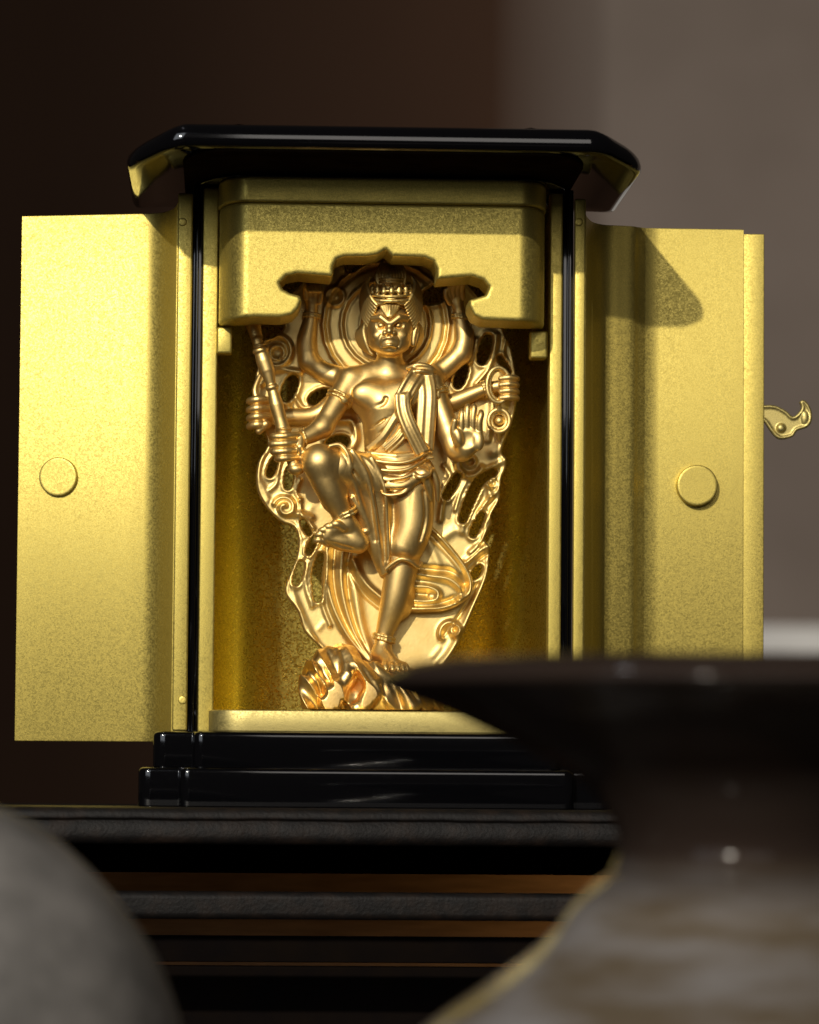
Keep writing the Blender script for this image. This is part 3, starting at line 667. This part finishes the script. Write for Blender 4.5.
V, Fc = w.mesh(); st.part('waist_cloth', V, Fc, M_body); del w

# --- shoulder sash: knot on the shoulder, flat band crossing the chest, diagonal drape
a_ = field(358, 358, 444, 466, 8, 70, 0.7)
def ribbon(f, pts, width, lines=4, r=2.0, k=2.6):
    """flat cloth band made of side by side folds; pts (x,y,z)"""
    P = smooth_curve(pts, 5); T = np.gradient(P[:, :2], axis=0); T /= np.maximum(np.linalg.norm(T, axis=1, keepdims=True), 1e-6)
    for i in range(lines):
        o = (i/(lines-1)-.5)*width
        chain(f, [(p[0]-t[1]*o, p[1]+t[0]*o, p[2]+(1.2 if i % 2 else 0), r) for p, t in zip(P, T)], k)
ribbon(a_, [(421, 370, 34), (412, 382, 44), (403, 398, 48)], 13, 4, 2.4)
ribbon(a_, [(402, 396, 49), (404, 412, 51), (411, 430, 51), (422, 452, 47)], 11, 4, 2.3)
ribbon(a_, [(423, 372, 34), (427, 392, 42), (426, 418, 44), (424, 448, 42)], 15, 5, 2.6)
ribbon(a_, [(403, 404, 48), (394, 420, 49), (383, 437, 46), (369, 450, 38)], 6, 3, 1.8)
ribbon(a_, [(408, 424, 49), (399, 438, 49), (386, 450, 44)], 8, 3, 1.7)
E(a_, 422, 371, 30, 14, 7, 10, 3); curve(a_, [(408, 368, 34, 2.2), (418, 365, 38, 2.6), (430, 367, 36, 2.5), (438, 374, 28, 2.2)], 1.2); curve(a_, [(409, 373, 38, 2.0), (420, 371, 42, 2.4), (432, 374, 37, 2.2)], 1.2)
V, Fc = a_.mesh(); st.part('shoulder_sash', V, Fc, M_body); del a_

# --- cape tail swinging out behind the standing leg
c_ = field(396, 505, 482, 622, -4, 40, HS)
tail = [(418, 520), (434, 528), (454, 549), (468, 568), (473, 584), (470, 597), (453, 609), (432, 613), (404, 609), (400, 570)]
gx, gz = np.meshgrid(c_.ax[0], c_.ax[2], indexing='ij'); d2 = poly_sd(gx, gz, [q2(p) for p in smooth_curve(tail, 4, True)])
Hm = 13+3.5*np.exp(-((d2+3.5)/3.0)**2)-3*np.exp(-((d2+9)/3)**2)
rel([(412, 574), (430, 577), (448, 580), (460, 590), (458, 600)], 7, 3.2); rel([(410, 569), (432, 570), (452, 573), (464, 584)], -5, 2.8)
rel([(414, 587), (428, 588), (437, 593), (435, 601), (424, 603), (412, 602)], 6, 2.8); rel([(414, 594), (426, 595)], -4, 2.4); rel([(440, 540), (452, 560), (458, 572)], 2.5, 5); rel([(425, 536), (434, 556), (438, 566)], 2, 4); rel([(416, 608), (434, 609), (450, 604)], 2.5, 2.4)
yy = c_.ax[1][None, :, None]; dd = np.maximum((D0-Hm)[:, None, :]-yy, yy-(D0+1))*0.85; e2 = (d2+1.5)[:, None, :]
hh = np.maximum(4-np.abs(dd-e2), 0)/4; c_.f[:] = np.maximum(dd, e2)+hh*hh-0.6
V, Fc = c_.mesh(); st.part('cape_tail', V, Fc, M_halo); del c_

# --- staff (vajra pestle shaft), noose ring and jewel
s_ = field(242, 300, 308, 480, 10, 84, 0.7)
ax = [(246, 300, 44, 8.6), (252, 320, 48, 8.4), (257.5, 341, 54, 5.8)]
chain(s_, ax, 1)
chain(s_, [(257.5, 341, 57, 5.6), (264, 361, 58, 8.2), (267, 370, 58, 7.8), (271, 384, 58, 5.0)], 1); chain(s_, [(272, 387, 58, 5), (276.5, 405, 58, 7.4), (280, 418, 58, 6.6), (284, 433, 57, 7.6)], 1)
chain(s_, [(284, 433, 57, 6.2), (294, 466, 56, 6)], 1); E(s_, 296, 469, 56, 8.5, 6.5, 8, 1); E(s_, 284, 429, 57.5, 8.4, 2.2, 8.4, .6)
E(s_, 260.8, 350.5, 57.5, 8.6, 5.2, 8.6, .8, rot=-17); E(s_, 259.3, 345.5, 57.5, 7.4, 1.6, 7.4, .5, rot=-17); E(s_, 272, 387.5, 58, 7, 4.2, 7, .8, rot=-15); E(s_, 262, 355.8, 57.5, 7.4, 1.6, 7.4, .5, rot=-17)
V, Fc = s_.mesh(); st.part('staff', V, Fc, M_body); del s_
n_ = field(480, 360, 526, 440, 0, 44, 0.7)
def oring(f, cx, cy, z, rx, ry, r, tilt=0): chain(f, [(cx+rx*math.cos(t), cy+ry*math.sin(t), z+tilt*math.cos(t), r) for t in np.linspace(0, 2*math.pi, 25)], .5)
oring(n_, 498.5, 385, 27, 11.5, 17.5, 2.3, -2); oring(n_, 498.8, 385, 24, 9, 14.5, 1.6, -2)
oring(n_, 499, 420.7, 20, 10.4, 11.2, 2.5); oring(n_, 499, 420.7, 17, 7.2, 7.8, 1.6); E(n_, 499.3, 421, 15, 5.2, 5.2, 5, 1); E(n_, 499, 421, 9, 12, 12, 6, 1); chain(n_, [(498.6, 402, 24, 2.6), (499, 410, 20, 3)], 1); chain(n_, [(499, 433, 18, 3.4), (499, 438, 14, 2.8)], 1)
V, Fc = n_.mesh(); st.part('noose', V, Fc, M_halo); del n_

# --- rocky base
r_ = field(296, 640, 452, 716, -8, 72, 0.75)
E(r_, 375, 702, 26, 74, 24, 38, 6); E(r_, 330, 684, 28, 28, 34, 32, 5); E(r_, 341, 668, 30, 20, 20, 26, 5); E(r_, 395, 690, 30, 48, 20, 36, 5)
for pts in ([(331, 652, 40, 5), (314, 674, 52, 8), (310, 704, 54, 8)], [(344, 658, 46, 6), (346, 676, 60, 8), (330, 704, 62, 9)], [(352, 662, 48, 5), (374, 684, 62, 8), (362, 706, 64, 9)], [(366, 668, 46, 5), (398, 686, 60, 7), (410, 706, 60, 9)]): curve(r_, pts, 3, n=3)
def vnoise(f, M3, seed):
    g = np.random.default_rng(seed).random((40, 40, 40)).astype(np.float32)
    X, Y, Z_ = [a.astype(np.float32) for a in np.meshgrid(f.ax[0]-f.lo[0], f.ax[1]-f.lo[1], f.ax[2]-f.lo[2], indexing='ij')]
    out = 0; C = [np.abs(M3[i][0]*X+M3[i][1]*Y+M3[i][2]*Z_+M3[i][3]) for i in range(3)]
    I_ = [np.floor(c).astype(int) for c in C]; T_ = [c-i for c, i in zip(C, I_)]; T_ = [t*t*(3-2*t) for t in T_]
    for a in (0, 1):
        for b_i in (0, 1):
            for c_i in (0, 1):
                w_ = (T_[0] if a else 1-T_[0])*(T_[1] if b_i else 1-T_[1])*(T_[2] if c_i else 1-T_[2])
                out = out+w_*g[(I_[0]+a) % 40, (I_[1]+b_i) % 40, (I_[2]+c_i) % 40]
    return out
n1_ = vnoise(r_, ((1/15, 0, .62/15, 12), (0, 1/40, 0, 3), (-.5/90, 0, .8/90, 9)), 3)
n2_ = vnoise(r_, ((1/7, 0, .5/7, 12), (0, 1/20, 0, 3), (-.5/36, 0, .8/36, 9)), 8)
r_.f = (r_.f+(np.abs(n1_-.5)*18-4.5)+(n2_-.5)*5.5)*0.75
zz = r_.ax[2]; zcut = zfl+2.2; r_.f[:] = np.maximum(r_.f, (zcut-zz)[None, None, :].astype(np.float32))
V, Fc = r_.mesh(); st.part('rock_base', V, Fc, M_rock); del r_
a = q(312, 708, 48); c = q(436, 708, 10); V, Fc = box((a[0], 88, zfl+.2), (c[0], 140, zfl+2.6), 1); st.part('foot_plate', V, Fc, M_black)

# ------------------------------------------------------------------ leather edged stand
ta = Thing('display_stand', (0, 200, -420), 'dark leather covered display stand with stacked horizontal shelves under the shrine', 'stand')
def bar(name, yt, yb, d0, d1, mat, r=6, x0=-900, x1=1100, seam=False, wob=0.8):
    zt_ = Z(yt, d0); zb_ = Z(yb, d0); P = []
    if name == 'leather_top': zt_ = 0.0
    n = 10; prof = []
    for i in range(n+1):
        a = math.pi/2*i/n; prof.append((d0+r-r*math.sin(a), zt_-r+r*math.cos(a)))
    if seam: prof = prof+[(d0-1.2, zt_-r-1.5), (d0-0.2, zt_-r-3.0), (d0+1.4, zt_-r-3.8), (d0+0.2, zt_-r-4.8)]
    for i in range(n+1):
        a = math.pi/2*i/n; prof.append((d0+r-r*math.cos(a), zb_+r-r*math.sin(a)))
    prof += [(d1, zb_), (d1, zt_)]
    xs = np.linspace(x0, x1, 260); rings = []
    for x in xs:
        w_ = wob*(math.sin(x*.043)+.6*math.sin(x*.11+2)+.4*math.sin(x*.23)); rings.append(np.array([(x, p[0]+(w_*.5 if i < len(prof)-2 else 0), p[1]+(w_*.35 if 3 < i < len(prof)-6 else 0)) for i, p in enumerate(prof)]))
    V, Fc = loft(rings); return ta.part(name, V, Fc, mat, sharp=60)
bar('leather_top', 808, 846, -95, 330, M_leather, 9, seam=True)
bar('shelf_board', 893, 920.5, -95, -66, M_leather, 7, wob=0.5)
bar('cross_rail', 838, 874, 150, 170, M_void, 2, wob=0)
bar('cross_rail', 937, 963, 150, 170, M_void, 2, wob=0)
bar('lower_rail', 967, 1100, 150, 170, M_void, 2, wob=0)
bar('wooden_back', 830, 1100, 420, 440, M_orange, 1, wob=0)
for x_ in (-820, 1000):
    V, Fc = box((x_, -60, -420), (x_+50, 410, -42), 4); ta.part('side_post', V, Fc, M_void)

# ------------------------------------------------------------------ foreground vessels (near the camera, out of focus)
def vessel(prof_px, axis_x, depth, name, mat, label, cat, n=128):
    """profile given as (half width, picture y) at the axis depth"""
    sc_ = (4000+depth)/4000.0
    c = L(axis_x, 780, depth); P = [(r*sc_, L(axis_x, y, depth)[2]) for r, y in prof_px]
    V, Fc = lathe(P, (c[0], c[1]), n); z0 = min(p[1] for p in P)
    Fc = [tuple(reversed(g)) for g in Fc] if P[0][1] > P[-1][1] else Fc
    return single(name, V, Fc, mat, (c[0], c[1], z0), label=label, category=cat)
m, nt, b_ = nodes('vase_glaze'); tc = nd(nt, 'ShaderNodeTexCoord')
sep = nd(nt, 'ShaderNodeSeparateXYZ'); nt.links.new(tc.outputs['Object'], sep.inputs[0])
n1 = noise(nt, tc, 70, 4, .6); mp = nd(nt, 'ShaderNodeMapping'); mp.inputs['Scale'].default_value = (.35, .35, 1.9); nt.links.new(tc.outputs['Object'], mp.inputs[0]); nt.links.new(mp.outputs[0], n1.inputs['Vector'])
r1 = ramp(nt, n1.outputs['Fac'], .40, (0.085, 0.066, 0.045), .62, (0.17, 0.16, 0.158))
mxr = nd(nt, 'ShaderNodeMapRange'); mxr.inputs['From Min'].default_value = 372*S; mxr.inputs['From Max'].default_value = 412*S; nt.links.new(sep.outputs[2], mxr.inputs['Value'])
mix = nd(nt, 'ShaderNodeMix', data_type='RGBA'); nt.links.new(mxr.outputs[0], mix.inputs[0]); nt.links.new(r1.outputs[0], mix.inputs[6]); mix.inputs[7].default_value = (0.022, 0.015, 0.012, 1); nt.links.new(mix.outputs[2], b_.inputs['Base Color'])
b_.inputs['Metallic'].default_value = .08; b_.inputs['Roughness'].default_value = .42; b_.inputs['Specular IOR Level'].default_value = .0; b_.inputs['Coat Weight'].default_value = .22; b_.inputs['Coat IOR'].default_value = 1.35; b_.inputs['Coat Roughness'].default_value = .11; M_vase = m
r2 = ramp(nt, n1.outputs['Fac'], .45, (.25,)*3, .60, (.9,)*3); nt.links.new(r2.outputs[0], b_.inputs['Coat Weight'])
M_jar = plain('grey_glaze', (0.075, 0.07, 0.065), (0.15, 0.14, 0.13), 60, .6, 5, .3, 12, spec=.2)
M_vtop = plain('dark_bronze_glaze', (0.006, 0.004, 0.004), (0.014, 0.009, 0.008), 50, .45, 4, spec=.2)
vp = [(40, 666), (200, 660), (300, 662), (335, 666), (354, 673), (367, 684), (362, 691), (338, 700), (300, 714), (258, 733), (215, 754), (176, 774), (150, 795), (135, 816), (127, 838), (128, 856), (136, 874)]
vb = [(136, 874), (156, 889), (172, 906), (188, 928), (208, 948), (234, 968), (270, 993), (316, 1026), (350, 1062), (378, 1120), (385, 1190), (370, 1280), (320, 1380), (240, 1460), (170, 1490), (10, 1490)]
vx = 744; vd = -1400
sc_ = (4000+vd)/4000.0; cvx = L(vx, 780, vd)
Pb = [(r*sc_, L(vx, y, vd)[2]) for r, y in smooth_curve(vb, 5)]; zmin = min(p[1] for p in Pb)
vt = Thing('flared_vase', (cvx[0], cvx[1], zmin), 'out of focus dark vase with a wide flared lip in the foreground right', 'vase')
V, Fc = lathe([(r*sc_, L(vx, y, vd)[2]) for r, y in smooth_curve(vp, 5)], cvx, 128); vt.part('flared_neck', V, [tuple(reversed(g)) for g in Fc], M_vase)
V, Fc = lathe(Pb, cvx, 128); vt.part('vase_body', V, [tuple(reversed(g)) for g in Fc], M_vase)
jb = [(30, 800), (70, 806), (115, 826), (160, 862), (205, 912), (240, 970), (262, 1040), (268, 1110), (255, 1200), (220, 1300), (170, 1400), (120, 1450), (10, 1450)]
vessel([tuple(p) for p in smooth_curve(jb, 5)], -76, -1300, 'round_jar', M_jar, 'out of focus plain grey round jar at the lower left corner', 'jar')

# ------------------------------------------------------------------ background
M_wall = plain('plaster_wall', (0.125, 0.103, 0.093), (0.155, 0.129, 0.118), 2000, .9, 3, spec=.1)
M_panel = plain('brown_panel', (0.0045, 0.0025, 0.0018), (0.012, 0.006, 0.0035), 1500, .8, 3, stretch=(3, 1, .6), spec=.03)
def wallbox(name, x0, x1, y0, y1, d, mat, t=60, **kw):
    a = L(x0, y1, d); c = L(x1, y0, d); V, Fc = box((a[0], d, a[2]), (c[0], d+t, c[2]), 2); return single(name, V, Fc, mat, ((a[0]+c[0])/2, d, a[2]), sharp=50, **kw)
wallbox('wall', 540, 3600, -1800, 2300, 26007, M_wall, kind='structure')
wp = L(0, 1600, 26000); pn = Thing('wood_panel', wp, 'dark brown wooden panel in strips with a light gradient painted in, blurred behind the left half of the shrine', 'panel')
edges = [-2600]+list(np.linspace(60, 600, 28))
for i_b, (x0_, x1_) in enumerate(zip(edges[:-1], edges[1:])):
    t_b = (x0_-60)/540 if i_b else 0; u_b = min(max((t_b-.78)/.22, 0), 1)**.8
    cb_ = np.array([.012, .0066, .0045])*(1+3.0*max(t_b, 0)**1.3); cb_ = cb_*(1-u_b)+np.array([.118, .097, .088])*u_b  # lighter to the right: brightness gradient and soft edge put into the colour
    mb = plain('brown_gradient', tuple(cb_*.94), tuple(cb_*1.06), 3000, .85, 3, stretch=(1, 1, .6), spec=.03)
    a = L(x0_, 512, 26000); c = L(x1_, 512, 26000); V, Fc = box((a[0], 26000, L(0, 2300, 26000)[2]), (c[0]-.5, 26006, L(0, -1800, 26000)[2]), .2); pn.part('gradient_strip', V, Fc, mb, sharp=50)
M_white = plain('white_plaster', (0.42, 0.42, 0.43), (0.5, 0.5, 0.51), 400, .8)
wallbox('ledge', 700, 2200, 640, 1500, 16000, M_white, 900, kind='structure')

# ------------------------------------------------------------------ light
sund = np.array([0.36, 1.0, -0.43]); sund /= np.linalg.norm(sund)
def lamp(kind, name, energy, color, loc=None, aim=None, **kw):
    d = bpy.data.lights.new(name, kind); d.energy = energy; d.color = color
    for k, v in kw.items(): setattr(d, k, v)
    o = bpy.data.objects.new(name, d); col.objects.link(o)
    if loc is not None: o.location = loc
    if aim is not None: o.rotation_euler = Vector(aim).to_track_quat('-Z', 'Y').to_euler()
    return o
lamp('SUN', 'sun', 2.7, (1.0, 0.92, 0.78), (-0.5, -1, 1), sund, angle=R(0.9))
def aimed(loc, tgt): return tuple(np.array(tgt)-np.array(loc))
p = (-0.42, -0.85, 0.46); lamp('AREA', 'window_light', 2.9, (0.88, 0.93, 1.0), p, aimed(p, (0, 0, .07)), shape='RECTANGLE', size=.5, size_y=.7)
p = (0.10, -1.0, 0.46); lamp('AREA', 'room_light', 1.5, (1.0, 0.93, 0.86), p, aimed(p, (0, 0, .07)), shape='RECTANGLE', size=.35, size_y=.5)
p = (cvx[0]*S-.26, cvx[1]*S+.18, .90); lamp('POINT', 'overhead_highlight', 0.9, (0.95, 0.97, 1.0), p, shadow_soft_size=0.012)  # unseen point light added overhead for gloss and edge highlights
p = tuple(L(735, 905, 260)*S); lamp('POINT', 'hidden_warm_fill', 0.02, (1.0, 0.8, 0.45), p, shadow_soft_size=0.004)  # warm fill added out of sight behind the vase to brighten the wood
wd = bpy.data.worlds.new('World'); sc.world = wd; wd.use_nodes = True
bg = wd.node_tree.nodes['Background']; bg.inputs[0].default_value = (0.62, 0.52, 0.45, 1); bg.inputs[1].default_value = 0.035

sc.view_settings.view_transform = 'Standard'; sc.view_settings.look = 'None'; sc.view_settings.exposure = 0; sc.view_settings.gamma = 1
sc.render.engine = 'CYCLES'
sc.cycles.max_bounces = 8; sc.cycles.glossy_bounces = 6; sc.cycles.diffuse_bounces = 4
